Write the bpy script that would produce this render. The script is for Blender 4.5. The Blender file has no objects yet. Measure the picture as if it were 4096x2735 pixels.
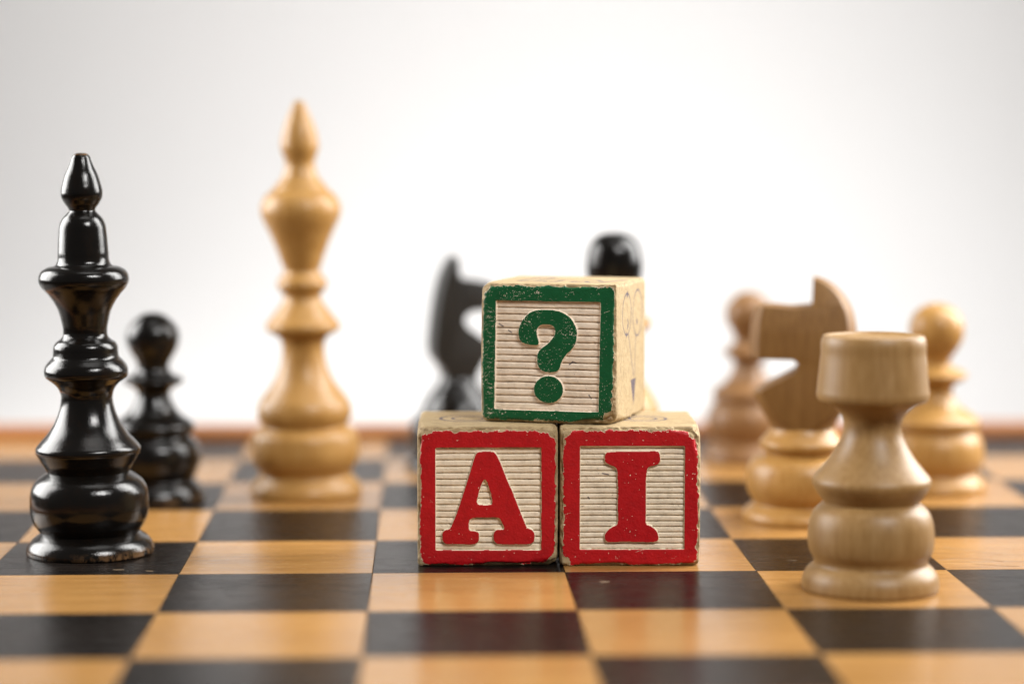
import bpy, bmesh, math, random
import numpy as np
from mathutils import Matrix, Vector

random.seed(7)
sc = bpy.context.scene
C = sc.collection
MM = 0.001

# ------------------------------------------------------------------ camera
cam_data = bpy.data.cameras.new('camera')
cam = bpy.data.objects.new('camera', cam_data)
C.objects.link(cam)
sc.camera = cam
PITCH, YAW, ROLL = 0.0839, 0.0361, 0.0006
fwd = Vector((math.sin(YAW) * math.cos(PITCH), math.cos(YAW) * math.cos(PITCH), -math.sin(PITCH)))
rgt = Vector((math.cos(YAW), -math.sin(YAW), 0))
up = rgt.cross(fwd)
r2 = rgt * math.cos(ROLL) + up * math.sin(ROLL)
u2 = -rgt * math.sin(ROLL) + up * math.cos(ROLL)
m3 = Matrix((r2, u2, -fwd)).transposed()
cam.matrix_world = Matrix.Translation(Vector((0.10303, -0.49594, 0.09948))) @ m3.to_4x4()
cam_data.sensor_width = 36
cam_data.lens = 82.32
cam_data.clip_start = 0.01
cam_data.clip_end = 20
cam_data.dof.use_dof = True
cam_data.dof.focus_distance = 0.554
cam_data.dof.aperture_fstop = 4.7
cam_data.dof.aperture_blades = 0

# ------------------------------------------------------------------ world and lamps (studio, no sun)
w = bpy.data.worlds.new('World')
sc.world = w
w.use_nodes = True
bg = w.node_tree.nodes['Background']
bg.inputs[0].default_value = (1.0, 0.97, 0.94, 1)
bg.inputs[1].default_value = 0.13


def area(name, loc, target, sx, sy, watts, col=(1, 1, 1), spread=180):
    l = bpy.data.lights.new(name, 'AREA')
    l.shape = 'RECTANGLE'
    l.size, l.size_y = sx, sy
    l.energy = watts
    l.color = col
    l.spread = math.radians(spread)
    o = bpy.data.objects.new(name, l)
    C.objects.link(o)
    o.location = loc
    d = Vector(target) - Vector(loc)
    o.rotation_euler = d.to_track_quat('-Z', 'Y').to_euler()
    return o


area('left_softbox', (-0.35, 0.23, 0.22), (0.05, 0.10, 0.05), 0.38, 0.34, 3.0, (1, 0.985, 0.96), 120)
area('right_softbox', (0.42, 0.18, 0.26), (0.12, 0.06, 0.05), 0.20, 0.40, 2.3, (1, 0.985, 0.96), 120)
area('added_front_fill', (0.44, -0.50, 0.60), (0.14, 0.06, 0.03), 0.26, 0.20, 1.25, (1, 0.985, 0.965), 80)  # fill lamp added to brighten the front faces
area('top_softbox', (0.14, -0.02, 0.62), (0.14, 0.09, 0.02), 0.34, 0.26, 0.2, (1, 0.98, 0.95), 100)
area('backdrop_lamp', (0.19, 0.38, 0.42), (0.19, 0.66, 0.02), 0.28, 0.10, 0.42, (1, 0.99, 0.98), 110)
area('backdrop_strip_lamp', (0.16, 0.35, -0.010), (0.16, 0.70, -0.01), 0.50, 0.010, 0.74, (1, 0.99, 0.98), 150)

sc.view_settings.view_transform = 'Standard'
sc.view_settings.look = 'None'
sc.view_settings.exposure = -0.12
sc.view_settings.gamma = 1
sc.cycles.max_bounces = 8
sc.cycles.use_denoising = True


# ------------------------------------------------------------------ material helpers
class NT:
    def __init__(s, name):
        s.m = bpy.data.materials.new(name)
        s.m.use_nodes = True
        s.t = s.m.node_tree
        s.b = s.t.nodes['Principled BSDF']

    def n(s, typ, **kw):
        nd = s.t.nodes.new(typ)
        for k, v in kw.items():
            setattr(nd, k, v)
        return nd

    def l(s, a, b):
        s.t.links.new(a, b)

    def coord(s, scale=(1, 1, 1), rand=False):
        tc = s.n('ShaderNodeTexCoord')
        mp = s.n('ShaderNodeMapping')
        mp.inputs['Scale'].default_value = scale
        src = tc.outputs['Object']
        if rand:
            oi = s.n('ShaderNodeObjectInfo')
            mul = s.n('ShaderNodeVectorMath', operation='MULTIPLY_ADD')
            mul.inputs[1].default_value = (0.7, 0.9, 0.5)
            s.l(oi.outputs['Random'], mul.inputs[0])
            s.l(src, mul.inputs[2])
            src = mul.outputs[0]
        s.l(src, mp.inputs['Vector'])
        return mp.outputs[0]

    def noise(s, vec, scale=1.0, detail=4, rough=0.6, dist=0.0):
        nd = s.n('ShaderNodeTexNoise')
        nd.inputs['Scale'].default_value = scale
        nd.inputs['Detail'].default_value = detail
        nd.inputs['Roughness'].default_value = rough
        nd.inputs['Distortion'].default_value = dist
        s.l(vec, nd.inputs['Vector'])
        return nd.outputs['Fac']

    def ramp(s, fac, stops):
        r = s.n('ShaderNodeValToRGB')
        e = r.color_ramp.elements
        while len(e) < len(stops):
            e.new(0.5)
        for k, (p, c) in enumerate(stops):
            e[k].position = p
            e[k].color = (*c, 1) if len(c) == 3 else c
        s.l(fac, r.inputs[0])
        return r.outputs[0]

    def mix(s, fac, a, b, blend='MIX'):
        x = s.n('ShaderNodeMix', data_type='RGBA', blend_type=blend)
        if isinstance(fac, (int, float)):
            x.inputs[0].default_value = fac
        else:
            s.l(fac, x.inputs[0])
        for v, i in ((a, 6), (b, 7)):
            if isinstance(v, tuple):
                x.inputs[i].default_value = (*v, 1)
            else:
                s.l(v, x.inputs[i])
        return x.outputs[2]

    def math(s, op, a, b=None):
        x = s.n('ShaderNodeMath', operation=op)
        for v, i in ((a, 0), (b, 1)):
            if v is None:
                continue
            if isinstance(v, (int, float)):
                x.inputs[i].default_value = v
            else:
                s.l(v, x.inputs[i])
        return x.outputs[0]

    def maprange(s, v, a, b, c=0.0, d=1.0):
        x = s.n('ShaderNodeMapRange')
        for i, k in enumerate((a, b, c, d)):
            x.inputs[1 + i].default_value = k
        s.l(v, x.inputs[0])
        return x.outputs[0]

    def bump(s, h, strength=0.2, dist=0.0002):
        b = s.n('ShaderNodeBump')
        b.inputs['Strength'].default_value = strength
        b.inputs['Distance'].default_value = dist
        s.l(h, b.inputs['Height'])
        s.l(b.outputs[0], s.b.inputs['Normal'])

    def attr(s, name):
        a = s.n('ShaderNodeAttribute', attribute_name=name)
        return a.outputs['Fac']

    def set(s, **kw):
        for k, v in kw.items():
            i = s.b.inputs[k.replace('_', ' ')]
            if isinstance(v, (int, float)):
                i.default_value = v
            elif isinstance(v, tuple):
                i.default_value = (*v, 1)
            else:
                s.l(v, i)


def mat_turned_wood(name, c1, c2, c3, rough=0.32):
    t = NT(name)
    g = t.noise(t.coord((1100, 1100, 70), True), 1, 5, 0.65)
    big = t.noise(t.coord((90, 90, 22), True), 1, 3, 0.5)
    col = t.ramp(g, [(0.3, c1), (0.5, c2), (0.72, c3)])
    col = t.mix(t.maprange(big, 0.3, 0.7, 0, 0.28), col, c1)
    fleck = t.noise(t.coord((2600, 2600, 500), True), 1, 2, 0.5)
    col = t.mix(t.maprange(fleck, 0.66, 0.76, 0, 0.14), col, tuple(x * 0.45 for x in c1))
    t.set(Base_Color=col, Roughness=t.maprange(g, 0.3, 0.7, rough - 0.05, rough + 0.08))
    t.b.inputs['Specular IOR Level'].default_value = 0.38
    t.bump(g, 0.25, 0.00012)
    return t.m


def mat_black_lacquer(name):
    t = NT(name)
    g = t.noise(t.coord((1300, 1300, 130)), 1, 4, 0.6)
    g2 = t.noise(t.coord((240, 240, 60)), 1, 3, 0.55)
    tc = t.n('ShaderNodeTexCoord')
    sp = t.n('ShaderNodeSeparateXYZ')
    t.l(tc.outputs['Object'], sp.inputs[0])
    wn = t.noise(t.coord((420, 420, 260)), 1, 5, 0.7)
    worn = t.attr('worn')
    k = t.math('MULTIPLY', worn, t.maprange(wn, 0.44, 0.56))
    col = t.mix(k, (0.0045, 0.0038, 0.0032), (0.16, 0.085, 0.038))
    thin = t.noise(t.coord((320, 320, 110)), 1, 4, 0.6)
    col = t.mix(t.maprange(thin, 0.52, 0.75, 0, 0.55), col, (0.011, 0.0055, 0.0025))
    fib = t.noise(t.coord((3400, 3400, 260)), 1, 3, 0.65)
    h = t.math('ADD', t.math('ADD', g, t.math('MULTIPLY', g2, 1.6)), t.math('MULTIPLY', fib, 1.3))
    t.set(Base_Color=col, Roughness=t.maprange(wn, 0.3, 0.7, 0.10, 0.19))
    t.b.inputs['Specular IOR Level'].default_value = 0.38
    t.bump(h, 0.26, 0.00010)
    return t.m


def mat_square(name, c1, c2, c3, rough, pores, bumpk, hi=1.08, spec=0.5):
    t = NT(name)
    g = t.noise(t.coord((45, 900, 900), True), 1, 6, 0.65, 0.6)
    fine = t.noise(t.coord((160, 3600, 3600), True), 1, 3, 0.6)
    big = t.noise(t.coord((18, 60, 60), True), 1, 3, 0.5)
    col = t.ramp(g, [(0.28, c1), (0.5, c2), (0.7, c3)])
    col = t.mix(t.maprange(fine, 0.58, 0.70, 0, pores), col, tuple(x * 0.4 for x in c1))
    streak = t.noise(t.coord((22, 420, 420), True), 1, 5, 0.7, 0.4)
    col = t.mix(t.maprange(streak, 0.50, 0.72, 0, 0.55), col, tuple(x * 0.62 for x in c1))
    col = t.mix(t.maprange(streak, 0.46, 0.30, 0, 0.45), col, tuple(x * hi for x in c3))
    oi = t.n('ShaderNodeObjectInfo')
    tone = t.math('ADD', t.maprange(big, 0.3, 0.7, -0.10, 0.10), t.maprange(oi.outputs['Random'], 0, 1, -0.09, 0.09))
    col = t.mix(t.math('ADD', tone, 0.2), col, tuple(x * 0.55 for x in c1))
    blotch = t.noise(t.coord((140, 260, 260), True), 1, 3, 0.6)
    t.b.inputs['Specular IOR Level'].default_value = spec
    t.set(Base_Color=col, Roughness=t.math('ADD', t.maprange(fine, 0.35, 0.7, rough, rough + 0.10), t.maprange(blotch, 0.3, 0.7, -0.03, 0.05)))
    t.bump(t.math('ADD', t.math('ADD', g, t.math('MULTIPLY', streak, 1.5)), t.math('MULTIPLY', fine, 0.8)), bumpk, 0.00008)
    return t.m


def mat_block(name, paint, wood3, dirty=0.5):
    t = NT(name)
    p = t.attr('paint')
    ink = t.attr('ink')
    grime_shade = t.attr('grime_shade')
    g = t.noise(t.coord((110, 1500, 1500), True), 1, 5, 0.65)
    g2 = t.noise(t.coord((420, 420, 420), True), 1, 6, 0.7)
    spk = t.noise(t.coord((1900, 1900, 1900), True), 1, 2, 0.5)
    wood = t.ramp(g, [(0.3, wood3[0]), (0.5, wood3[1]), (0.72, wood3[2])])
    wood = t.mix(t.maprange(g2, 0.45, 0.75, 0, dirty), wood, tuple(x * 0.62 for x in wood3[0]))
    wood = t.mix(t.maprange(spk, 0.69, 0.75, 0, 0.6), wood, (0.12, 0.075, 0.04))
    wood = t.mix(t.math('MULTIPLY', grime_shade, t.maprange(g2, 0.30, 0.62, 0.15, 0.95)), wood, (0.17, 0.10, 0.05))
    wood = t.mix(t.math('MULTIPLY', ink, t.maprange(spk, 0.2, 0.55, 0.55, 0.95)), wood, (0.05, 0.04, 0.075))
    d1 = tuple(x * 0.80 for x in paint)
    d2 = tuple(min(1, x * 1.10 + 0.002) for x in paint)
    pc = t.ramp(g2, [(0.3, d1), (0.52, paint), (0.75, d2)])
    col = t.mix(t.maprange(p, 0.35, 0.65), wood, pc)
    t.set(Base_Color=col, Roughness=t.maprange(p, 0.35, 0.65, 0.72, 0.46))
    t.b.inputs['Specular IOR Level'].default_value = 0.35
    t.bump(t.math('ADD', t.math('MULTIPLY', g2, 1.2), t.math('ADD', spk, t.math('MULTIPLY', p, 0.5))), 0.5, 0.00016)
    return t.m


M_WHITE = mat_turned_wood('pale_varnished_beech', (0.31, 0.150, 0.034), (0.385, 0.205, 0.056), (0.445, 0.26, 0.085), 0.36)
M_WHITE2 = mat_turned_wood('shaded_sawn_beech', (0.145, 0.066, 0.015), (0.20, 0.098, 0.025), (0.25, 0.134, 0.040), 0.55)  # darker beech, the shade on the sawn knight head put into the colour
M_TAN = mat_turned_wood('reddish_beech', (0.19, 0.092, 0.034), (0.235, 0.12, 0.046), (0.275, 0.148, 0.060), 0.38)
M_ROOK = mat_turned_wood('greyed_beech', (0.235, 0.128, 0.041), (0.295, 0.170, 0.060), (0.35, 0.215, 0.086), 0.42)
M_BLACK = mat_black_lacquer('black_lacquer')
t = NT('dull_black_lacquer')
kn_ = t.noise(t.coord((900, 900, 90)), 1, 4, 0.6)
t.set(Base_Color=t.ramp(kn_, [(0.3, (0.012, 0.0115, 0.011)), (0.7, (0.019, 0.018, 0.017))]), Roughness=0.42)
t.bump(kn_, 0.3, 0.00012)
M_BLACK2 = t.m
M_LIGHT = mat_square('amber_maple', (0.31, 0.145, 0.040), (0.39, 0.200, 0.060), (0.455, 0.255, 0.087), 0.16, 0.35, 0.25, 1.08, 0.36)
M_DARK = mat_square('ebonised_wood', (0.005, 0.0038, 0.0033), (0.008, 0.006, 0.005), (0.013, 0.0095, 0.0075), 0.20, 0.3, 0.8, 3.0, 0.13)
M_RAIL = mat_square('brown_rail_wood', (0.34, 0.12, 0.030), (0.42, 0.155, 0.042), (0.48, 0.19, 0.058), 0.38, 0.3, 0.2)
t = NT('board_core')
t.set(Base_Color=(0.02, 0.012, 0.008), Roughness=0.8)
M_CORE = t.m
t = NT('white_paper')
pn = t.noise(t.coord((3, 3, 3)), 1, 2, 0.5)
t.set(Base_Color=t.ramp(pn, [(0.3, (0.80, 0.79, 0.785)), (0.7, (0.82, 0.815, 0.81))]), Roughness=0.9)
M_PAPER = t.m
t = NT('dark_table_wood')
tn = t.noise(t.coord((12, 160, 160)), 1, 5, 0.6)
t.set(Base_Color=t.ramp(tn, [(0.3, (0.030, 0.018, 0.011)), (0.7, (0.055, 0.034, 0.020))]), Roughness=0.5)
M_TABLE = t.m
t = NT('scratch')
t.set(Base_Color=(0.16, 0.085, 0.035), Roughness=0.6)
M_SCR = t.m
t = NT('scratch_pale')
t.set(Base_Color=(0.33, 0.24, 0.15), Roughness=0.6)
M_SCRP = t.m


# ------------------------------------------------------------------ object helpers
def thing(name, label, cat, loc=(0, 0, 0), rot=(0, 0, 0), group=None):
    o = bpy.data.objects.new(name, None)
    o.empty_display_size = 0.01
    C.objects.link(o)
    o.location = loc
    o.rotation_euler = rot
    o['label'] = label
    o['category'] = cat
    if group:
        o['group'] = group
    return o


def obj(name, me, mat=None, parent=None):
    if mat and not me.materials:
        me.materials.append(mat)
    o = bpy.data.objects.new(name, me)
    C.objects.link(o)
    if parent:
        o.parent = parent
    return o


def bm_mesh(name, bm, smooth_angle=None):
    me = bpy.data.meshes.new(name)
    bm.to_mesh(me)
    bm.free()
    if smooth_angle is not None:
        me.shade_smooth()
        me.set_sharp_from_angle(angle=math.radians(smooth_angle))
    return me


def box_mesh(name, sx, sy, z0, z1, bevel=0.0, segs=1):
    bm = bmesh.new()
    bmesh.ops.create_cube(bm, size=1)
    for v in bm.verts:
        v.co = Vector((v.co.x * sx, v.co.y * sy, z0 + (v.co.z + 0.5) * (z1 - z0)))
    if bevel:
        bmesh.ops.bevel(bm, geom=bm.edges[:], offset=bevel, segments=segs, affect='EDGES', profile=0.5)
    return bm_mesh(name, bm)


# ------------------------------------------------------------------ backdrop: a white paper sweep
def backdrop():
    pts = [(0.30, 0.0), (0.40, 0.0), (0.46, 0.0)]
    R = 0.24
    for k in range(1, 17):
        a = math.pi / 2 * k / 16
        pts.append((0.48 + R * math.sin(a), R - R * math.cos(a)))
    pts += [(0.72, 0.6), (0.72, 1.3)]
    xs = [-1.3 + 2.8 * k / 28 for k in range(29)]
    verts = [(x, y, z - 0.0305) for (y, z) in pts for x in xs]
    n = len(xs)
    faces = [(r * n + c, r * n + c + 1, (r + 1) * n + c + 1, (r + 1) * n + c) for r in range(len(pts) - 1) for c in range(n - 1)]
    me = bpy.data.meshes.new('backdrop')
    me.from_pydata(verts, [], faces)
    me.shade_smooth()
    o = obj('backdrop', me, M_PAPER)
    o['kind'] = 'structure'
    o['label'] = 'plain white paper backdrop curving up behind the chessboard'


def table_top():
    me = box_mesh('table_top', 1.5, 2.3, -0.062, -0.032, 0.004, 2)
    o = obj('table_top', me, M_TABLE)
    o.location = (0.12, -0.02, 0)
    o['kind'] = 'structure'
    o['label'] = 'dark wooden table under the chessboard and the paper'


backdrop()
table_top()

# ------------------------------------------------------------------ chessboard
S = 0.045
TILT = 0.02                      # the far half of the folding board rises a touch from the hinge
HINGE_Y = 2 * S
board = thing('chessboard', 'folding wooden chessboard of amber and near-black squares with brown rim', 'chessboard', (0.135, HINGE_Y, 0))


def on_board(x, y):
    """height of the playing surface"""
    return max(0.0, (y - HINGE_Y) * TILT)


sq_l = box_mesh('light_square', S - 0.00010, S - 0.00010, -0.004, 0.0, 0.00012)
sq_d = box_mesh('dark_square', S - 0.00010, S - 0.00010, -0.004, 0.0, 0.00012)
sq_l.materials.append(M_LIGHT)
sq_d.materials.append(M_DARK)
rs = random.Random(3)
for j in range(-2, 6):
    for i in range(-1, 7):
        me = sq_d if (i + j) % 2 else sq_l
        o = obj('square', me, None, board)
        yl = (j + 0.5) * S - HINGE_Y + (0.00016 if j >= 2 else -0.00016)
        dz = rs.uniform(-0.00003, 0.00003)
        o.location = ((i + 0.5) * S - 0.135, yl, (yl * TILT if j >= 2 else 0) + dz)
        o.rotation_euler = (math.atan(TILT) if j >= 2 else 0, 0, rs.uniform(-0.0006, 0.0006))
for half in (0, 1):
    ang = math.atan(TILT) if half else 0.0
    sgn = 1 if half else -1

    def part(name, me, lx, ly, lz=0.0):
        o = obj(name, me, None, board)
        o.matrix_local = Matrix.Rotation(ang, 4, 'X') @ Matrix.Translation((lx, ly, lz))
        return o
    core = box_mesh('board_base', 8 * S + 0.0005, 4 * S - 0.0004, -0.0295, -0.0042, 0)
    core.materials.append(M_CORE)
    part('board_base', core, 0, sgn * (2 * S + 0.0002))
    W = 0.014
    long = box_mesh('end_rail', 8 * S + 2 * W, W, -0.0298, 0.0030, 0.0008, 3)
    long.materials.append(M_RAIL)
    part('end_rail', long, 0, sgn * (4 * S + 0.0004 + W / 2))
    side = box_mesh('side_rail', W, 4 * S, -0.0298, 0.0030, 0.0008, 3)
    side.materials.append(M_RAIL)
    for sx in (-1, 1):
        part('side_rail', side, sx * (4 * S + 0.0003 + W / 2), sgn * (2 * S + 0.0003))


def strip_mesh(pts, wd, h=0.00003):
    """thin raised scratch following a path"""
    v, f = [], []
    for k, (x, y) in enumerate(pts):
        x0, y0 = pts[max(0, k - 1)]
        x1, y1 = pts[min(len(pts) - 1, k + 1)]
        d = Vector((x1 - x0, y1 - y0))
        d.normalize()
        tw = wd * (0.25 + 0.75 * math.sin(math.pi * (k + 0.4) / (len(pts) - 0.2)))
        v += [(x - d.y * tw, y + d.x * tw, -h), (x, y, h), (x + d.y * tw, y - d.x * tw, -h)]
        if k:
            a = 3 * (k - 1)
            f += [(a, a + 1, a + 4, a + 3), (a + 1, a + 2, a + 5, a + 4)]
    me = bpy.data.meshes.new('scratch')
    me.from_pydata(v, [], f)
    return me


for pts, wd, mt in (
        ([(231, 76), (234, 72.5), (237, 69.6), (240, 67), (243, 64)], 0.28, M_SCR),
        ([(226, 57.5), (230, 58.3), (234, 58.6), (238, 57.6), (241, 55)], 0.13, M_SCR),
        ([(233, 52), (238, 49.8), (243, 48.6)], 0.10, M_SCR),
        ([(142.2, 32.2), (143.2, 32.0), (144.4, 32.2)], 0.5, M_SCRP),
        ([(189.5, 58.5), (190.5, 58.2), (191.6, 58.0)], 0.15, M_SCRP),
        ([(29, 51.2), (30.4, 51.0), (31.6, 51.2)], 0.12, M_SCRP),
        ([(37, 49.4), (38.6, 49.2)], 0.16, M_SCRP)):
    o = obj('scratch', strip_mesh([(x * MM - 0.135, y * MM - HINGE_Y) for x, y in pts], wd * MM), mt, board)
    o.location.z = 0.00004


# ------------------------------------------------------------------ turned chess pieces
def resample(prof, sub=5, tens=0.5):
    p = [np.array(a, float) for a in prof]
    out = []
    for k in range(len(p) - 1):
        p0 = p[max(0, k - 1)]
        p1, p2 = p[k], p[k + 1]
        p3 = p[min(len(p) - 1, k + 2)]
        L = np.linalg.norm(p2 - p1)

        def tan(a, b, c):
            la, lb = np.linalg.norm(b - a), np.linalg.norm(c - b)
            if la < 1e-9 or lb < 1e-9:
                return np.zeros(2)
            d1, d2 = (b - a) / la, (c - b) / lb
            if d1 @ d2 < 0.15:      # a sharp groove or lip keeps its corner
                return np.zeros(2)
            tt = d1 * lb + d2 * la
            return tt / max(1e-9, np.linalg.norm(tt))
        m1, m2 = tan(p0, p1, p2) * L, tan(p1, p2, p3) * L
        for q in range(sub):
            u = q / sub
            h = (2 * u**3 - 3 * u**2 + 1) * p1 + (u**3 - 2 * u**2 + u) * m1 + (-2 * u**3 + 3 * u**2) * p2 + (u**3 - u**2) * m2
            out.append((max(0.02, h[0]), h[1]))
    out.append(tuple(p[-1]))
    return out


def lathe_mesh(name, prof, segs=96, wear=None, wob=0.0, seed=0):
    """prof: (r, z) in mm, top to bottom; closed with caps"""
    pr = list(prof)
    n = len(pr)
    rr = np.array([a[0] for a in pr]) * MM
    zz = np.array([a[1] for a in pr]) * MM
    th = np.linspace(0, 2 * math.pi, segs, endpoint=False)
    rng = np.random.RandomState(seed)
    ph = rng.rand(3) * 6.28
    wobv = 1 + wob * (np.sin(2 * th + ph[0]) + 0.5 * np.sin(3 * th + ph[1]))
    X = (rr[:, None] * np.cos(th) * wobv).ravel()
    Y = (rr[:, None] * np.sin(th) * wobv).ravel()
    Z = np.repeat(zz, segs)
    verts = np.stack([X, Y, Z], 1)
    faces = []
    for k in range(n - 1):
        for q in range(segs):
            q2 = (q + 1) % segs
            faces.append((k * segs + q, (k + 1) * segs + q, (k + 1) * segs + q2, k * segs + q2))
    vl = [tuple(v) for v in verts] + [(0, 0, zz[0]), (0, 0, zz[-1])]
    t0, b0 = n * segs, n * segs + 1
    for q in range(segs):
        q2 = (q + 1) % segs
        faces.append((t0, q, q2))
        faces.append((b0, (n - 1) * segs + q2, (n - 1) * segs + q))
    me = bpy.data.meshes.new(name)
    me.from_pydata(vl, [], faces)
    me.shade_smooth()
    me.set_sharp_from_angle(angle=math.radians(50))
    if wear is not None:
        a = me.attributes.new('worn', 'FLOAT', 'POINT')
        wv = np.array([wear(z / MM, math.atan2(y, x)) for x, y, z in vl], dtype=np.float32)
        a.data.foreach_set('value', wv)
    return me


def turned(root, prof, cuts, mats, wear=None, segs=96, wob=0.0, seed=0, sub=5):
    """splits one turned profile at the given z values into named parts"""
    pr = resample(prof, sub)
    zs = [p[1] for p in pr]
    names = [c[0] for c in cuts]
    lows = [c[1] for c in cuts]
    start = 0
    for k, nm in enumerate(names):
        # nearest narrowest sample to the requested cut
        if k == len(names) - 1:
            end = len(pr) - 1
        else:
            end = min(range(start + 1, len(pr)), key=lambda q: abs(zs[q] - lows[k]))
        seg = pr[start:end + 1]
        m = mats[k] if isinstance(mats, (list, tuple)) else mats
        obj(nm, lathe_mesh(nm, seg, segs, wear, wob, seed), m, root)
        start = end


GROUP_B = 'black chess pieces on the board'
GROUP_W = 'pale wooden chess pieces on the board'


def piece(name, label, cat, x, y, group, rz=0.0, lean=0.0):
    x *= MM
    y *= MM
    return thing(name, label, cat, (x, y, on_board(x, y)), (math.atan(TILT) if y > HINGE_Y else 0, math.radians(lean), rz), group)


def wear_edge(z, a):
    lobe = max(0.0, math.cos(a + 0.75) - 0.45) * 2.0 + max(0.0, math.cos(a + 2.75) - 0.7) * 1.6
    base = max(0.0, 1 - z / 2.4) * min(1.0, lobe)
    tip = 1.0 if z > 97.0 else 0.0
    return max(base * 1.2, tip)


QUEEN = [(0.1, 97.45), (1.0, 97.42), (1.7, 97.15), (2.15, 96.6), (2.4, 95.8), (3.0, 94.3), (3.95, 92.2), (4.58, 90.15), (5.0, 88.07), (4.86, 86.7), (4.17, 85.3), (3.4, 84.2),
         (3.15, 83.6), (3.61, 83.0), (4.72, 81.83), (5.42, 80.44), (5.80, 77.67), (6.1, 73.5), (6.33, 71.1), (6.68, 70.5), (8.7, 69.9),
         (10.16, 69.0), (10.79, 67.6), (10.75, 66.2), (10.17, 65.0), (9.05, 63.74), (7.52, 61.65), (6.41, 59.55), (5.65, 56.8),
         (5.3, 54.8), (5.4, 53.3), (6.14, 52.4), (7.12, 51.7), (7.65, 50.8), (7.82, 49.1), (8.0, 48.1), (8.73, 47.3), (9.78, 45.9),
         (10.13, 44.5), (9.92, 43.45), (8.73, 42.4), (7.62, 41.5), (6.57, 40.0), (6.2, 38.3), (6.29, 37.1), (6.78, 35), (7.91, 32.2),
         (9.73, 29.4), (11.69, 27.2), (12.61, 25.9), (12.61, 24.9), (12.05, 23.8), (11.28, 22.35), (10.37, 20.9), (9.95, 20.1), (11.0, 19.4),
         (12.69, 18.1), (13.96, 15.97), (14.38, 13.2), (14.32, 10.4), (13.83, 8.3), (12.71, 6.3), (11.9, 5.3), (12.79, 4.6), (14.12, 3.6),
         (15.15, 2.1), (15.5, 0.9), (15.35, 0.15), (15.1, 0.0)]
q = piece('chess_queen', 'tall black lacquered queen with flared collar and pointed finial, at the front left', 'chess piece', 20.45, 74.6, GROUP_B, 0.0, -0.6)
turned(q, QUEEN, [('finial', 83.6), ('crown', 53.3), ('body', 20.1), ('base', 0)], M_BLACK, wear_edge, 128, 0.003, 1)

KING = [(0.1, 110.3), (0.9, 110.1), (1.6, 109.4), (2.1, 108.3), (3.1, 106.0), (4.35, 102.8), (5.12, 99.6), (5.28, 97.25), (4.72, 95.25), (4.16, 93.6),
        (4.05, 92.5), (4.4, 90.9), (5.45, 88.5), (7.1, 86.6), (7.3, 86.2), (9.2, 84.5), (10.82, 82.1), (11.2, 79.7), (10.5, 77.2), (9.0, 74.0), (7.0, 69.2),
        (5.62, 65.2), (4.9, 62.9), (5.6, 61.7), (6.67, 60.5), (7.0, 58.9), (6.2, 57.6), (5.2, 56.3), (5.5, 54.4), (7.0, 52.3),
        (8.77, 49.9), (10.35, 47.9), (10.25, 46.7), (8.2, 45.4), (6.5, 44.1), (5.96, 42.5), (5.96, 39.4), (6.93, 35.3), (8.4, 32.1),
        (10.6, 29.0), (12.4, 26.6), (13.1, 24.9), (13.2, 22.7), (12.4, 20.7), (11.9, 19.6), (12.8, 18.9), (14.3, 17.6), (15.1, 14.6),
        (15.2, 11.5), (14.2, 8.5), (12.7, 6.2), (12.9, 5.5), (14.3, 4.1), (15.4, 2.2), (15.6, 0.8), (15.4, 0.1), (15.2, 0.0)]
k = piece('chess_king', 'tallest pale king with bulbous top and pointed tip, out of focus left of centre', 'chess piece', 68.6, 160.9, GROUP_W, 0.0, -0.6)
turned(k, KING, [('finial', 92.5), ('crown', 62.9), ('body', 19.6), ('base', 0)], M_WHITE, None, 96, 0.002, 2)

ROOK = [(0.1, 56.6), (8.6, 56.6), (9.6, 56.8), (10.5, 57.25), (11.05, 57.2), (11.3, 56.8), (11.67, 52.8), (12.09, 48.6), (12.4, 45.5), (12.51, 44.0), (12.2, 42.9), (10.6, 42.1),
        (9.21, 41.4), (7.86, 40.3), (6.78, 38.8), (6.42, 37.2), (6.52, 35.6), (7.51, 33.0), (9.33, 29.9), (11.4, 27.3), (12.55, 25.9),
        (13.15, 25.0), (13.25, 24.2), (12.95, 23.3), (12.3, 22.2), (11.41, 21.0), (10.6, 19.8), (11.42, 19.2), (12.72, 17.9), (13.66, 15.8), (14.08, 13.2),
        (14.1, 10.7), (13.73, 8.7), (12.8, 6.9), (12.75, 6.2), (13.89, 5.0), (14.93, 3.5), (15.35, 1.6), (15.3, 0.5), (15.0, 0.0)]
rk = piece('chess_rook', 'pale wooden rook with plain flat drum top, nearest at the right', 'chess piece', 202.5, 21.7, GROUP_W)
turned(rk, ROOK, [('turret', 37.2), ('body', 19.8), ('base', 0)], M_ROOK, None, 128, 0.003, 3)

PAWN_S = [(0.1, 52.2), (1.9, 51.95), (3.6, 51.2), (5.15, 49.9), (6.7, 48.0), (7.3, 45.5), (6.95, 43.0), (5.9, 40.8), (4.9, 39.2), (4.4, 38.0), (4.35, 36.6), (4.8, 35.7),
          (6.0, 34.8), (7.9, 33.9), (8.3, 33.4), (7.9, 32.8), (6.3, 31.8), (4.9, 30.8), (4.45, 29.9), (4.6, 28.7), (5.3, 27.0), (6.5, 24.9),
          (8.4, 23.2), (10.4, 21.9), (11.1, 21.0), (11.1, 20.0), (10.5, 19.0), (9.9, 18.25), (10.43, 17.5), (11.8, 16.0), (12.6, 13.9),
          (12.75, 11.4), (12.1, 8.9), (11.2, 6.9), (10.8, 6.0), (11.4, 5.4), (12.7, 4.2), (13.6, 2.5), (13.9, 1.0), (13.7, 0.15), (13.5, 0.0)]
p = piece('chess_pawn', 'black round-headed pawn standing just behind the black queen', 'chess piece', 27.2, 152.5, GROUP_B)
turned(p, PAWN_S, [('head', 36.6), ('body', 18.25), ('base', 0)], M_BLACK, wear_edge, 80, 0.002, 4)

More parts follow.
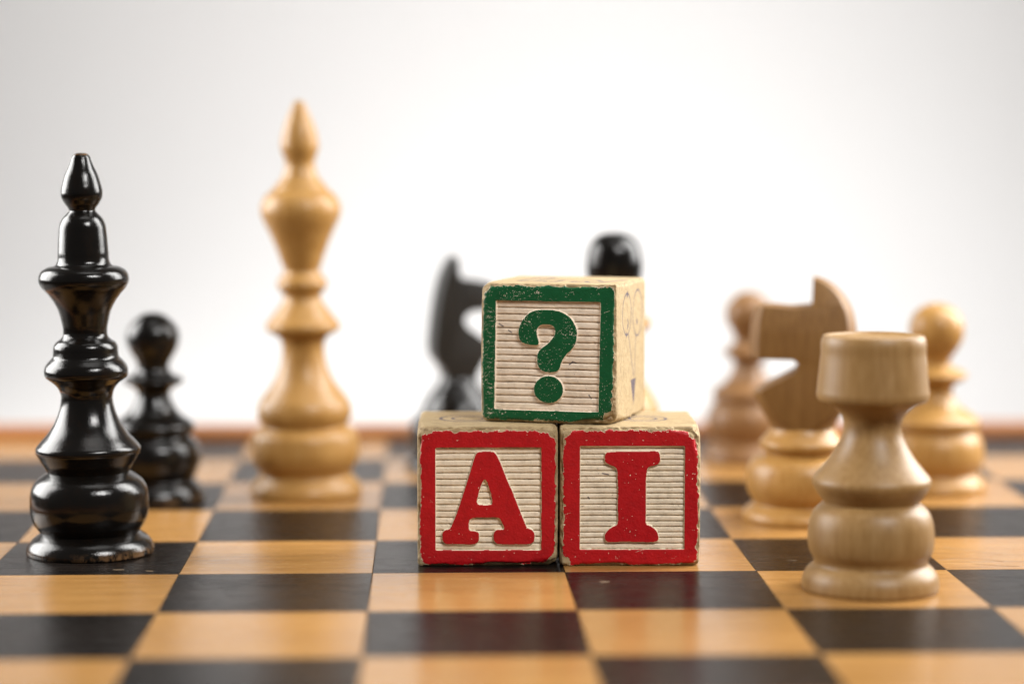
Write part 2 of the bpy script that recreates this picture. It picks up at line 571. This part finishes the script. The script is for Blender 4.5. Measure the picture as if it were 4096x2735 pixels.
PAWN_L = [(0.1, 53.3), (2.2, 53.0), (4.4, 52.0), (6.25, 50.4), (7.4, 48.1), (7.75, 45.7), (7.4, 43.1), (6.4, 40.8), (4.9, 38.6), (4.15, 37.2), (4.05, 35.9), (5.4, 34.9),
          (7.7, 33.9), (8.85, 33.0), (8.75, 32.3), (7.2, 31.2), (5.2, 29.8), (4.8, 28.4), (5.2, 26.6), (6.8, 24.3), (9.3, 22.5),
          (11.5, 21.1), (12.8, 19.8), (12.8, 18.9), (12.2, 17.7), (11.6, 16.9), (12.3, 16.1), (13.4, 14.3), (14.0, 11.6), (14.0, 8.8),
          (13.2, 6.4), (12.4, 5.0), (12.7, 4.4), (14.0, 3.0), (14.8, 1.4), (14.8, 0.4), (14.5, 0.0)]
p = piece('chess_pawn', 'pale honey pawn with large round head behind the rook', 'chess piece', 247.8, 164.8, GROUP_W)
turned(p, PAWN_L, [('head', 35.9), ('body', 16.9), ('base', 0)], M_WHITE, None, 80, 0.002, 5)

p = piece('chess_pawn', 'reddish tan pawn far back, half hidden behind the pale knight', 'chess piece', 201.7, 221.0, GROUP_W)
turned(p, PAWN_S, [('head', 36.6), ('body', 18.25), ('base', 0)], M_TAN, None, 80, 0.002, 6)

BISHOP = [(0.1, 73.6), (3.0, 73.3), (5.2, 72.2), (6.8, 70.2), (7.75, 67), (8.0, 64), (7.7, 61), (6.5, 58), (4.9, 55.5), (3.8, 53.6), (4.5, 52.4), (8.0, 50.2),
          (10.7, 48.7), (10.5, 47.6), (8.2, 45), (6, 42.5), (5.3, 40), (5.4, 37), (6.3, 34.6), (8.2, 32.3), (10.8, 28.4), (13.2, 23.4),
          (13.3, 22), (12.4, 20.3), (11.9, 19.5), (13.5, 18), (14.6, 15), (14.8, 12), (14, 8.5), (12.6, 5.6), (13.3, 4.5), (15, 2.5), (15.4, 0.8), (15.2, 0)]
b = piece('chess_bishop', 'pale bishop with round black head, hidden behind the top toy block', 'chess piece', 155.5, 162.0, GROUP_W)
turned(b, BISHOP, [('head', 53.6), ('body', 19.5), ('base', 0)], [M_BLACK, M_WHITE, M_WHITE], wear_edge, 80, 0.002, 8)


# ------------------------------------------------------------------ knights: turned foot, sawn flat head
def prism_bm(poly, y0, y1):
    bm = bmesh.new()
    a = [bm.verts.new((x * MM, y0 * MM, z * MM)) for x, z in poly]
    bcap = [bm.verts.new((x * MM, y1 * MM, z * MM)) for x, z in poly]
    bm.faces.new(a)
    bm.faces.new(bcap[::-1])
    n = len(poly)
    for k in range(n):
        bm.faces.new((a[k], bcap[k], bcap[(k + 1) % n], a[(k + 1) % n]))
    bmesh.ops.recalc_face_normals(bm, faces=bm.faces[:])
    return bm


def boolean_mesh(me, cutters, bevel, name):
    """intersect / subtract with temporary cutters; returns the finished mesh"""
    o = bpy.data.objects.new('tmp', me)
    C.objects.link(o)
    tmp = []
    for op, bm in cutters:
        cm = bpy.data.meshes.new('tmp')
        bm.to_mesh(cm)
        bm.free()
        co = bpy.data.objects.new('tmp', cm)
        C.objects.link(co)
        tmp.append(co)
        md = o.modifiers.new('b', 'BOOLEAN')
        md.operation = op
        md.solver = 'EXACT'
        md.object = co
    bv = o.modifiers.new('v', 'BEVEL')
    bv.width = bevel * MM
    bv.segments = 3
    bv.limit_method = 'ANGLE'
    bv.angle_limit = math.radians(40)
    bv.harden_normals = False
    dg = bpy.context.evaluated_depsgraph_get()
    res = bpy.data.meshes.new_from_object(o.evaluated_get(dg))
    res.name = name
    for x in tmp + [o]:
        bpy.data.objects.remove(x)
    res.shade_smooth()
    res.set_sharp_from_angle(angle=math.radians(35))
    return res


KN_FOOT = [(0.1, 24.55), (8.4, 24.5), (8.7, 23.9), (9.4, 22.8), (10.5, 21.6), (11.2, 20.5), (11.0, 19.4), (10.0, 18.4), (9.65, 17.75), (10.48, 17.2),
           (12.58, 16.3), (14.0, 14.4), (14.65, 12.1), (14.75, 9.4), (14.13, 7.1), (13.1, 5.4), (12.65, 4.6), (13.3, 4.0), (14.84, 2.8), (15.7, 1.3), (15.6, 0.3), (15.3, 0.0)]
kn = piece('chess_knight', 'pale knight with square-cut muzzle facing left, behind the rook', 'chess piece', 202.3, 118.2, GROUP_W, math.radians(-9))
turned(kn, KN_FOOT, [('base', 0)], M_WHITE, None, 96, 0.002, 9)
HEAD = [(0.1, 64.7), (2.2, 64.6), (4.4, 64.2), (7.0, 63.0), (10.0, 60.4), (12.3, 57.2), (13.7, 52.5), (14.1, 47), (14.0, 42), (13.9, 38), (13.3, 34.4), (10.7, 28.8), (9.2, 26.5), (8.6, 25.2), (8.5, 24.5)]
hm = lathe_mesh('head', resample(HEAD, 4), 96)
wedge = prism_bm([(-3.0, 66.0), (-4.2, 63.5), (-6.8, 57.5), (-8.0, 50.0), (-8.2, 42.0), (-8.0, 20.0), (8.0, 20.0), (8.2, 42.0), (8.0, 50.0), (6.8, 57.5), (4.2, 63.5), (3.0, 66.0)], -30, 30)
bmesh.ops.rotate(wedge, verts=wedge.verts[:], cent=(0, 0, 0), matrix=Matrix.Rotation(math.pi / 2, 3, 'Z'))
hm = boolean_mesh(hm, [
    ('INTERSECT', wedge),
    ('DIFFERENCE', prism_bm([(-30, 57.2), (-8, 56.9), (-3, 56.4), (2.2, 56.9), (2.7, 70), (-30, 70)], -20, 20)),
    ('DIFFERENCE', prism_bm([(-30, 43.5), (-13, 43.4), (-2.6, 43.2), (-1.4, 42.4), (-1.2, 41.0), (-2.2, 39.6), (-5, 38.0), (-9, 36.0), (-13.2, 33.6), (-30, 26)], -20, 20)),
], 0.35, 'head')
obj('head', hm, M_WHITE2, kn)

kb = piece('chess_knight', 'black knight facing right, blurred behind the red A block', 'chess piece', 112.1, 204.8, GROUP_B, math.radians(12))
KB_FOOT = [(0.1, 30.0), (5.2, 29.9), (5.2, 28.6), (5.8, 26.8), (7.9, 23.8), (9.8, 21), (11.0, 18.4), (11.2, 17.6), (10.6, 16.8), (12.4, 16.2), (14.0, 14.4), (14.6, 12.1), (14.7, 9.4), (14.1, 7.1), (13.1, 5.4),
           (12.65, 4.6), (13.3, 4.0), (14.8, 2.8), (15.6, 1.3), (15.5, 0.3), (15.2, 0)]
turned(kb, KB_FOOT, [('base', 0)], M_BLACK, wear_edge, 80, 0.002, 10)
kback = [(-2.6, 64.2), (-5.0, 61.4), (-6.9, 56.7), (-8.1, 51.5), (-9.0, 45.5), (-9.7, 39.4), (-9.8, 35.6), (-8.8, 33.0), (-6.9, 31.0), (-6.2, 29.4), (-6.2, 28.2)]
kfront = [(5.9, 28.2), (6.0, 29.4), (7.2, 31.8), (8.8, 34.4), (10.6, 36.2), (11.0, 37.4), (6.5, 40.6), (2.6, 43.4), (1.8, 45.4), (2.4, 46.9), (4.4, 48.0), (10.8, 48.2), (11.4, 52.0), (10.8, 56.0),
          (6.9, 56.8), (0.6, 57.6), (-0.2, 60.0), (-0.9, 63.4)]
kpoly = [(x + 1.2, z) for x, z in kback] + [(x - 1.2, z) for x, z in kfront]
pm = bm_mesh('head', prism_bm(kpoly, -6.0, 6.0))
pm = boolean_mesh(pm, [], 0.9, 'head')
obj('head', pm, M_BLACK2, kb)

# ------------------------------------------------------------------ numpy noise
_rng = np.random.RandomState(11)
_LAT = _rng.rand(32, 32, 32).astype(np.float32) * 2 - 1


def vnoise(x, y, z):
    xi, yi, zi = np.floor(x).astype(int), np.floor(y).astype(int), np.floor(z).astype(int)
    fx, fy, fz = x - xi, y - yi, z - zi
    fx, fy, fz = (f * f * (3 - 2 * f) for f in (fx, fy, fz))
    out = 0
    for a in (0, 1):
        for b_ in (0, 1):
            for c in (0, 1):
                wgt = (fx if a else 1 - fx) * (fy if b_ else 1 - fy) * (fz if c else 1 - fz)
                out = out + wgt * _LAT[(xi + a) % 32, (yi + b_) % 32, (zi + c) % 32]
    return out


def fbm(x, y, z, octv=3):
    s, a = 0, 1.0
    for k in range(octv):
        s = s + a * vnoise(x * 2**k + 7.3 * k, y * 2**k + 3.1 * k, z * 2**k + 5.7 * k)
        a *= 0.5
    return s


def sstep(a, b, x):
    t_ = np.clip((x - a) / (b - a), 0, 1)
    return t_ * t_ * (3 - 2 * t_)


def poly_sd(px, py, poly):
    """signed distance (inside negative) from points to a closed polygon"""
    d2 = np.full(px.shape, 1e9)
    inside = np.zeros(px.shape, bool)
    n = len(poly)
    for k in range(n):
        x0, y0 = poly[k]
        x1, y1 = poly[(k + 1) % n]
        ex, ey = x1 - x0, y1 - y0
        tt = np.clip(((px - x0) * ex + (py - y0) * ey) / (ex * ex + ey * ey + 1e-12), 0, 1)
        d2 = np.minimum(d2, (px - x0 - tt * ex)**2 + (py - y0 - tt * ey)**2)
        c = ((y0 > py) != (y1 > py)) & (px < (x1 - x0) * (py - y0) / (y1 - y0 + 1e-12) + x0)
        inside ^= c
    return np.where(inside, -1, 1) * np.sqrt(d2)


def smooth_poly(poly, it=2):
    p = [np.array(a, float) for a in poly]
    for _ in range(it):
        q_ = []
        for k in range(len(p)):
            a, b_ = p[k], p[(k + 1) % len(p)]
            q_ += [0.78 * a + 0.22 * b_, 0.22 * a + 0.78 * b_]
        p = q_
    return [tuple(a) for a in p]


def rrect_sd(x, y, x0, x1, y0, y1, r):
    cx, cy, hx, hy = (x0 + x1) / 2, (y0 + y1) / 2, (x1 - x0) / 2, (y1 - y0) / 2
    qx, qy = np.abs(x - cx) - hx + r, np.abs(y - cy) - hy + r
    return np.hypot(np.maximum(qx, 0), np.maximum(qy, 0)) + np.minimum(np.maximum(qx, qy), 0) - r


def seg_d(u, v, pts):
    d = np.full(u.shape, 1e9)
    for (x0, y0), (x1, y1) in zip(pts[:-1], pts[1:]):
        ex, ey = x1 - x0, y1 - y0
        tt = np.clip(((u - x0) * ex + (v - y0) * ey) / (ex * ex + ey * ey + 1e-12), 0, 1)
        d = np.minimum(d, np.hypot(u - x0 - tt * ex, v - y0 - tt * ey))
    return d


# ------------------------------------------------------------------ toy blocks
A = 33.3                       # edge in mm


def grid_mesh(name, V, faces, attrs):
    """mesh from (n,3) verts and (m,4) quads, keeping only the verts in use"""
    used = np.zeros(len(V), bool)
    used[faces.ravel()] = True
    idx = np.cumsum(used) - 1
    F = idx[faces].astype(np.int32)
    V = V[used]
    me = bpy.data.meshes.new(name)
    me.vertices.add(len(V))
    me.vertices.foreach_set('co', (V * MM).astype(np.float32).ravel())
    me.loops.add(F.size)
    me.loops.foreach_set('vertex_index', F.ravel())
    me.polygons.add(len(F))
    me.polygons.foreach_set('loop_start', np.arange(0, F.size, 4, dtype=np.int32))
    me.update(calc_edges=True)
    me.shade_smooth()
    for k_, a in attrs.items():
        at = me.attributes.new(k_, 'FLOAT', 'POINT')
        at.data.foreach_set('value', a[used].astype(np.float32))
    return me


def toy_block(label, loc, rz, paint_mat, letter, letter_name, spec, side_ink=None, top_ink=None, group='painted toy letter blocks'):
    root = thing('toy_block', label, 'toy block', loc, (0, 0, rz), group)
    seed = spec['seed']
    h = A / 2

    def shape(P):
        """cube point -> worn rounded cube point; P in mm, centred"""
        ox = seed * 3.7
        lo = fbm(P[:, 0] / 9 + ox, P[:, 1] / 9, P[:, 2] / 9, 2)
        r = 1.2 + 0.4 * lo
        for (cx, cy, cz, rad, amt) in spec.get('corner', []):
            d = np.sqrt((P[:, 0] - cx)**2 + (P[:, 1] - cy)**2 + (P[:, 2] - cz)**2)
            r = r + amt * sstep(rad, 0, d)
        r = np.maximum(r, 0.5)[:, None]
        core = np.clip(P, -(h - r), h - r)
        d = P - core
        n = np.linalg.norm(d, axis=1, keepdims=True)
        n = np.where(n < 1e-9, 1, n)
        d = d / n
        Q = core + r * d
        e = sstep(0.0, 0.28, 1 - np.abs(d).max(axis=1))
        ch = fbm(P[:, 0] / 1.5 + ox, P[:, 1] / 1.5 + 9, P[:, 2] / 1.5, 3)
        gouge = np.maximum(0, fbm(P[:, 0] / 3.2 + ox, P[:, 1] / 3.2 + 4, P[:, 2] / 3.2 + 2, 2) - 0.25)
        fine = fbm(P[:, 0] / 0.5, P[:, 1] / 0.5 + ox, P[:, 2] / 0.5, 2)
        disp = -e * (0.26 * ch + 1.25 * gouge) + 0.018 * fine + 0.05 * lo
        return Q + d * disp[:, None], d, e

    allV, allF, allI, allG = [], [], [], []
    off = 0
    # five bare faces and, last, the front one
    FACES = [('right', 300 if side_ink else 120), ('top', 300), ('left', 120), ('back', 60), ('bottom', 60), ('front', spec.get('n', 330))]
    for nm, N in FACES:
        g = np.linspace(-h, h, N + 1)
        a, b_ = np.meshgrid(g, g)          # a along u, b along v
        a, b_ = a.ravel(), b_.ravel()
        o = np.full_like(a, h)
        P = {'front': (a, -o, b_), 'back': (-a, o, b_), 'right': (o, a, b_), 'left': (-o, -a, b_), 'top': (a, b_, o), 'bottom': (a, -b_, -o)}[nm]
        P = np.stack(P, 1)
        V, D, E = shape(P)
        ids = np.arange((N + 1) * (N + 1)).reshape(N + 1, N + 1)
        F = np.stack([ids[:-1, :-1], ids[:-1, 1:], ids[1:, 1:], ids[1:, :-1]], -1).reshape(-1, 4)
        u, v = a / A + 0.5, b_ / A + 0.5
        grime_shade = np.clip(E * (0.35 + 0.9 * fbm(P[:, 0] / 2.2 + seed, P[:, 1] / 2.2, P[:, 2] / 2.2 + 5, 3)), 0, 1)
        ink = np.zeros_like(a)
        if nm == 'right' and side_ink:
            ink = side_ink(u, v)
        if nm == 'top' and top_ink:
            ink = top_ink(u, v)
        if nm != 'front':
            allV.append(V)
            allF.append(F + off)
            allI.append(ink)
            allG.append(grime_shade)
            off += len(V)
            continue
        # ---------------- front face: border, sunk ribbed panel, raised letter
        x, z = a, b_
        nz = fbm(x / 0.55 + seed, z / 0.55, np.full_like(x, 1.7), 3)
        nc = fbm(x / 2.4 + seed, z / 2.4, np.full_like(x, 4.1), 2)
        ou = [(c - 0.5) * A for c in spec['outer']]
        pa = [(c - 0.5) * A for c in spec['panel']]
        sh = spec.get('shear', 0.0)
        xs = x - sh * z
        so = rrect_sd(xs, z, ou[0], ou[1], ou[2], ou[3], spec['crn'] * A)
        for (cx, cz, rad) in spec.get('bare', []):
            so = np.maximum(so, rad * A - np.hypot(x - (cx - 0.5) * A, z - (cz - 0.5) * A))
        jag = fbm(x / 0.95 + 2 * seed, z / 0.95, np.full_like(x, 6.2), 2)
        so = so + 0.24 * nz + 0.26 * nc + 0.55 * np.maximum(0, jag - 0.15)
        sp_ = rrect_sd(xs, z, pa[0], pa[1], pa[2], pa[3], 0.25) + 0.05 * nz + 0.04 * nc
        sl = np.full_like(x, 1e9)
        for poly in letter['add']:
            sl = np.minimum(sl, poly_sd(xs, z, smooth_poly([((px - 0.5) * A, (py - 0.5) * A) for px, py in poly])))
        for poly in letter.get('sub', []):
            sl = np.maximum(sl, -poly_sd(xs, z, smooth_poly([((px - 0.5) * A, (py - 0.5) * A) for px, py in poly])))
        sl = sl + 0.07 * nz + 0.05 * nc
        border_up = sstep(-0.16, 0.10, sp_)
        letter_up = sstep(0.20, -0.08, sl)
        upm = np.maximum(border_up, letter_up)
        vv = (z - pa[2]) / (pa[3] - pa[2])
        wob = 0.05 * fbm(x / 7 + seed, z / 3, np.full_like(x, 8.8), 2)
        tt = (vv * spec['ribs'] + wob) % 1.0
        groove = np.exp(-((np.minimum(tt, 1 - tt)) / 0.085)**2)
        rib = 0.10 * (np.abs(2 * tt - 1)**3) + 0.20 * (1 - tt) * 0.5 + 0.60 * groove
        rib = rib + 0.03 * nz
        depth = (0.62 + rib) * (1 - upm) + 0.03 * letter_up * (1 - border_up)
        V = V - D * depth[:, None] * sstep(0.02, 0.0, E)[:, None]
        # paint film
        speck = fbm(x / spec['speck_s'] + seed * 2, z / spec['speck_s'], np.full_like(x, 2.2), 2)
        dens = spec['speck'] + spec.get('speck_grad', 0) * (1 - u) + 0.26 * nc
        chips = speck > (1.05 - dens)
        scr = fbm(x / 6 + 2 * z / 6 + seed, (z - 0.3 * x) / 0.22, np.full_like(x, 3.3), 2) > 1.13
        border_paint = (so < 0) & (sp_ > 0.06 + 0.05 * nz)
        letter_paint = sl < -0.06 + 0.05 * nz
        paint = ((border_paint | letter_paint) & ~chips & ~scr).astype(float)
        V = V + D * (0.05 * paint)[:, None]
        inp = (sp_ < 0) & (sl > 0.05)
        gr = np.where(inp, np.clip(0.04 + 0.5 * groove * (0.6 + 0.6 * nc) + 0.25 * np.maximum(0, nz) * nc, 0, 1), grime_shade)  # panel grooves darkened: grime plus groove shade put into the colour
        pen = np.zeros_like(x)
        for pts in spec.get('pen', []):
            pen = np.maximum(pen, sstep(0.20, 0.08, seg_d(x, z, [((px - 0.5) * A, (py - 0.5) * A) for px, py in pts])))
        # share the cells out between the parts
        def cell(q_):
            return q_[F].mean(axis=1)
        cl, cp, co = cell(sl), cell(sp_), cell(so)
        is_l = cl < 0.12
        is_p = (cp < -0.02) & ~is_l
        is_b = ~is_l & ~is_p & (co < 0.05)
        is_w = ~(is_l | is_p | is_b)
        att = {'paint': paint, 'ink': pen, 'grime_shade': gr}
        obj('painted_border', grid_mesh('painted_border', V, F[is_b], att), paint_mat, root)
        obj(letter_name, grid_mesh(letter_name, V, F[is_l], att), paint_mat, root)
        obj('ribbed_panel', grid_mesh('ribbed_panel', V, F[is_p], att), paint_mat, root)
        allV.append(V)
        allF.append(F[is_w] + off)
        allI.append(ink)
        allG.append(gr)
    V = np.concatenate(allV)
    obj('wooden_body', grid_mesh('wooden_body', V, np.concatenate(allF), {'paint': np.zeros(len(V)), 'ink': np.concatenate(allI), 'grime_shade': np.concatenate(allG)}), M_BODY, root)
    return root


CREAM = ((0.78, 0.66, 0.48), (0.86, 0.75, 0.58), (0.90, 0.80, 0.65))
PINKISH = ((0.80, 0.65, 0.49), (0.87, 0.74, 0.59), (0.91, 0.80, 0.67))
YELLOWED = ((0.33, 0.232, 0.112), (0.40, 0.295, 0.158), (0.46, 0.355, 0.21))
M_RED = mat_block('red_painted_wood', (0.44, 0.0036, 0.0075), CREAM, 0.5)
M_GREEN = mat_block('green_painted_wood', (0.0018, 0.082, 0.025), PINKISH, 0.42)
M_BODY = mat_block('yellowed_bare_wood', (0.5, 0.4, 0.3), YELLOWED, 0.7)


def nrm(poly, x0, x1, yt, yb):
    return [((x - x0) / (x1 - x0), (yb - y) / (yb - yt)) for x, y in poly]


LET_A = [(598, 432), (660, 424), (715, 422), (765, 427), (790, 465), (825, 535), (880, 680), (920, 770), (960, 870), (1000, 970), (1040, 1070), (1065, 1132), (1100, 1142),
         (1125, 1165), (1137, 1200), (1135, 1240), (1122, 1270), (1095, 1285), (1050, 1290), (960, 1290), (850, 1288), (790, 1284), (765, 1265), (752, 1225), (755, 1190), (770, 1160),
         (800, 1147), (852, 1150), (848, 1120), (830, 1080), (808, 1040), (720, 1038), (650, 1038), (545, 1045), (532, 1080), (528, 1130), (540, 1160), (590, 1162), (615, 1170), (627, 1190),
         (627, 1240), (615, 1265), (590, 1285), (540, 1290), (440, 1285), (330, 1287), (300, 1275), (285, 1245), (283, 1205), (290, 1170), (310, 1150), (345, 1143), (362, 1130), (400, 1040),
         (440, 930), (490, 780), (540, 620), (575, 500)]
LET_A_HOLE = [(668, 688), (684, 690), (700, 715), (715, 770), (735, 840), (747, 915), (690, 922), (610, 918), (605, 880), (622, 815), (645, 740)]
LET_I = [(475, 432), (560, 428), (720, 422), (850, 424), (940, 422), (965, 432), (978, 470), (976, 520), (955, 548), (910, 565), (860, 578), (850, 640), (848, 760), (846, 880), (848, 1000),
         (848, 1100), (890, 1112), (930, 1140), (960, 1185), (965, 1235), (950, 1262), (900, 1268), (800, 1270), (680, 1263), (560, 1268), (500, 1268), (470, 1245), (465, 1200), (490, 1160),
         (530, 1125), (585, 1103), (588, 1050), (585, 930), (588, 800), (583, 680), (578, 590), (555, 570), (510, 553), (470, 530), (460, 480)]
LET_Q = [(620, 770), (560, 773), (490, 765), (445, 735), (428, 690), (428, 630), (440, 575), (475, 520), (520, 470), (590, 440), (690, 432), (790, 442), (860, 465), (920, 505), (960, 560),
         (985, 620), (988, 690), (970, 760), (930, 810), (890, 845), (860, 890), (840, 930), (830, 975), (805, 1010), (760, 1022), (690, 1022), (640, 1000), (612, 950), (605, 890), (612, 840),
         (640, 800), (700, 760), (745, 715), (772, 670), (776, 620), (760, 590), (720, 575), (660, 575), (620, 592), (603, 630), (610, 690), (625, 735)]
DOT = [(723 + 141 * math.cos(a_), 1180 + 130 * math.sin(a_)) for a_ in [k_ * math.pi / 10 for k_ in range(20)]]


def rings(cx, cy, radii, wd=0.017):
    def f(u, v):
        r = np.hypot(u - cx, v - cy)
        q_ = np.zeros_like(u)
        for R in radii:
            q_ = np.maximum(q_, sstep(wd, wd * 0.4, np.abs(r - R)))
        return q_
    return f


def ink_paths(paths, fills=(), wd=0.010, dots=()):
    def f(u, v):
        q_ = np.zeros_like(u)
        for pts in paths:
            q_ = np.maximum(q_, sstep(wd, wd * 0.35, seg_d(u, v, pts)))
        for poly in fills:
            q_ = np.maximum(q_, sstep(0.006, -0.004, poly_sd(u, v, poly)))
        for (cx, cy, r) in dots:
            q_ = np.maximum(q_, sstep(r, r * 0.5, np.hypot(u - cx, v - cy)))
        return q_
    return f


def oval(cx, cy, rx, ry, n=28):
    return [(cx + rx * math.cos(2 * math.pi * k_ / n), cy + ry * math.sin(2 * math.pi * k_ / n)) for k_ in range(n + 1)]


side_drawing = ink_paths(
    [oval(0.35, 0.767, 0.14, 0.151), oval(0.71, 0.756, 0.16, 0.169), [(0.40, 0.623), (0.585, 0.30)], [(0.655, 0.596), (0.61, 0.30)],
     [(0.36, 0.66), (0.40, 0.70), (0.37, 0.73)]],
    [[(0.49, 0.277), (0.655, 0.28), (0.59, 0.083)]], 0.0095, [(0.36, 0.91, 0.03), (0.34, 0.62, 0.025), (0.69, 0.69, 0.03), (0.38, 0.68, 0.02)])
top_drawing = ink_paths(
    [[(0.20, 0.30), (0.40, 0.28), (0.43, 0.22), (0.49, 0.24), (0.50, 0.42)], [(0.20, 0.30), (0.27, 0.72), (0.34, 0.72)], [(0.33, 0.33), (0.38, 0.70)],
     [(0.43, 0.50), (0.52, 0.50)], [(0.60, 0.26), (0.66, 0.22), (0.74, 0.24), (0.70, 0.34), (0.62, 0.36), (0.60, 0.26)], [(0.64, 0.50), (0.74, 0.52), (0.80, 0.40)],
     [(0.74, 0.22), (0.83, 0.22), (0.93, 0.62)], [(0.85, 0.30), (0.93, 0.62)]], (), 0.024)

xa = (58, 1348, 195, 1490)
toy_block('red toy block with the letter A, lower left of the stack', (0.11746, 0.06942, 0.01665), math.radians(-1.2), M_RED,
          {'add': [nrm(LET_A, *xa)], 'sub': [nrm(LET_A_HOLE, *xa)]}, 'letter',
          {'seed': 1, 'outer': (0.022, 0.988, 0.010, 0.968), 'crn': 0.075, 'panel': (0.131, 0.880, 0.117, 0.848), 'ribs': 16,
           'speck_s': 0.42, 'speck': -0.12, 'bare': [(1.02, 0.0, 0.105), (0.99, 0.99, 0.075), (0.0, 1.0, 0.06)], 'n': 330,
           'corner': [(16.65, -16.65, -16.65, 9, 1.6), (16.65, -16.65, 16.65, 8, 1.0), (-16.65, -16.65, 16.65, 9, 0.8)],
           'pen': [[(0.09, 0.32), (0.095, 0.325)]]},
          None, rings(0.36, 0.50, (0.20, 0.115)))
xi = (58, 1348, 198, 1490)
toy_block('red toy block with the letter I, lower right of the stack', (0.15120, 0.06830, 0.01665), math.radians(-1.2), M_RED,
          {'add': [nrm(LET_I, *xi)]}, 'letter',
          {'seed': 5, 'outer': (0.024, 0.985, 0.010, 0.972), 'crn': 0.07, 'panel': (0.143, 0.884, 0.121, 0.860), 'ribs': 18.5,
           'speck_s': 0.42, 'speck': -0.04, 'bare': [(1.0, 1.0, 0.10), (0.0, 1.0, 0.09), (0.01, 0.0, 0.07)], 'n': 330,
           'corner': [(16.65, -16.65, 16.65, 9, 2.0), (-16.65, -16.65, 16.65, 8, 1.2), (16.65, -16.65, -16.65, 7, 0.8)],
           'pen': [[(0.30, 0.665), (0.345, 0.655)], [(0.20, 0.495), (0.21, 0.482)]]},
          None, rings(0.62, 0.50, (0.17, 0.10)))
xq = (67, 1352, 195, 1497)
toy_block('green toy block with a question mark, stacked on the two red blocks', (0.1365, 0.0738, 0.0334 + 0.01665), math.radians(-17.5), M_GREEN,
          {'add': [nrm(LET_Q, *xq), nrm(DOT, *xq)]}, 'question_mark',
          {'seed': 9, 'outer': (0.012, 0.988, 0.012, 0.984), 'crn': 0.055, 'panel': (0.112, 0.880, 0.092, 0.872), 'ribs': 16, 'shear': 0.016,
           'speck_s': 0.19, 'speck': 0.05, 'speck_grad': 0.26, 'bare': [(0.0, 1.0, 0.08), (1.0, 0.0, 0.10)], 'n': 420,
           'corner': [(16.65, -16.65, -16.65, 14, 1.8), (-16.65, -16.65, 16.65, 9, 1.2), (16.65, -16.65, 16.65, 12, -0.6)],
           'pen': [[(0.135, 0.705), (0.165, 0.688)], [(0.205, 0.66), (0.228, 0.645)], [(0.655, 0.425), (0.68, 0.445), (0.70, 0.437)], [(0.80, 0.21), (0.815, 0.185)]]},
          side_drawing, top_drawing)
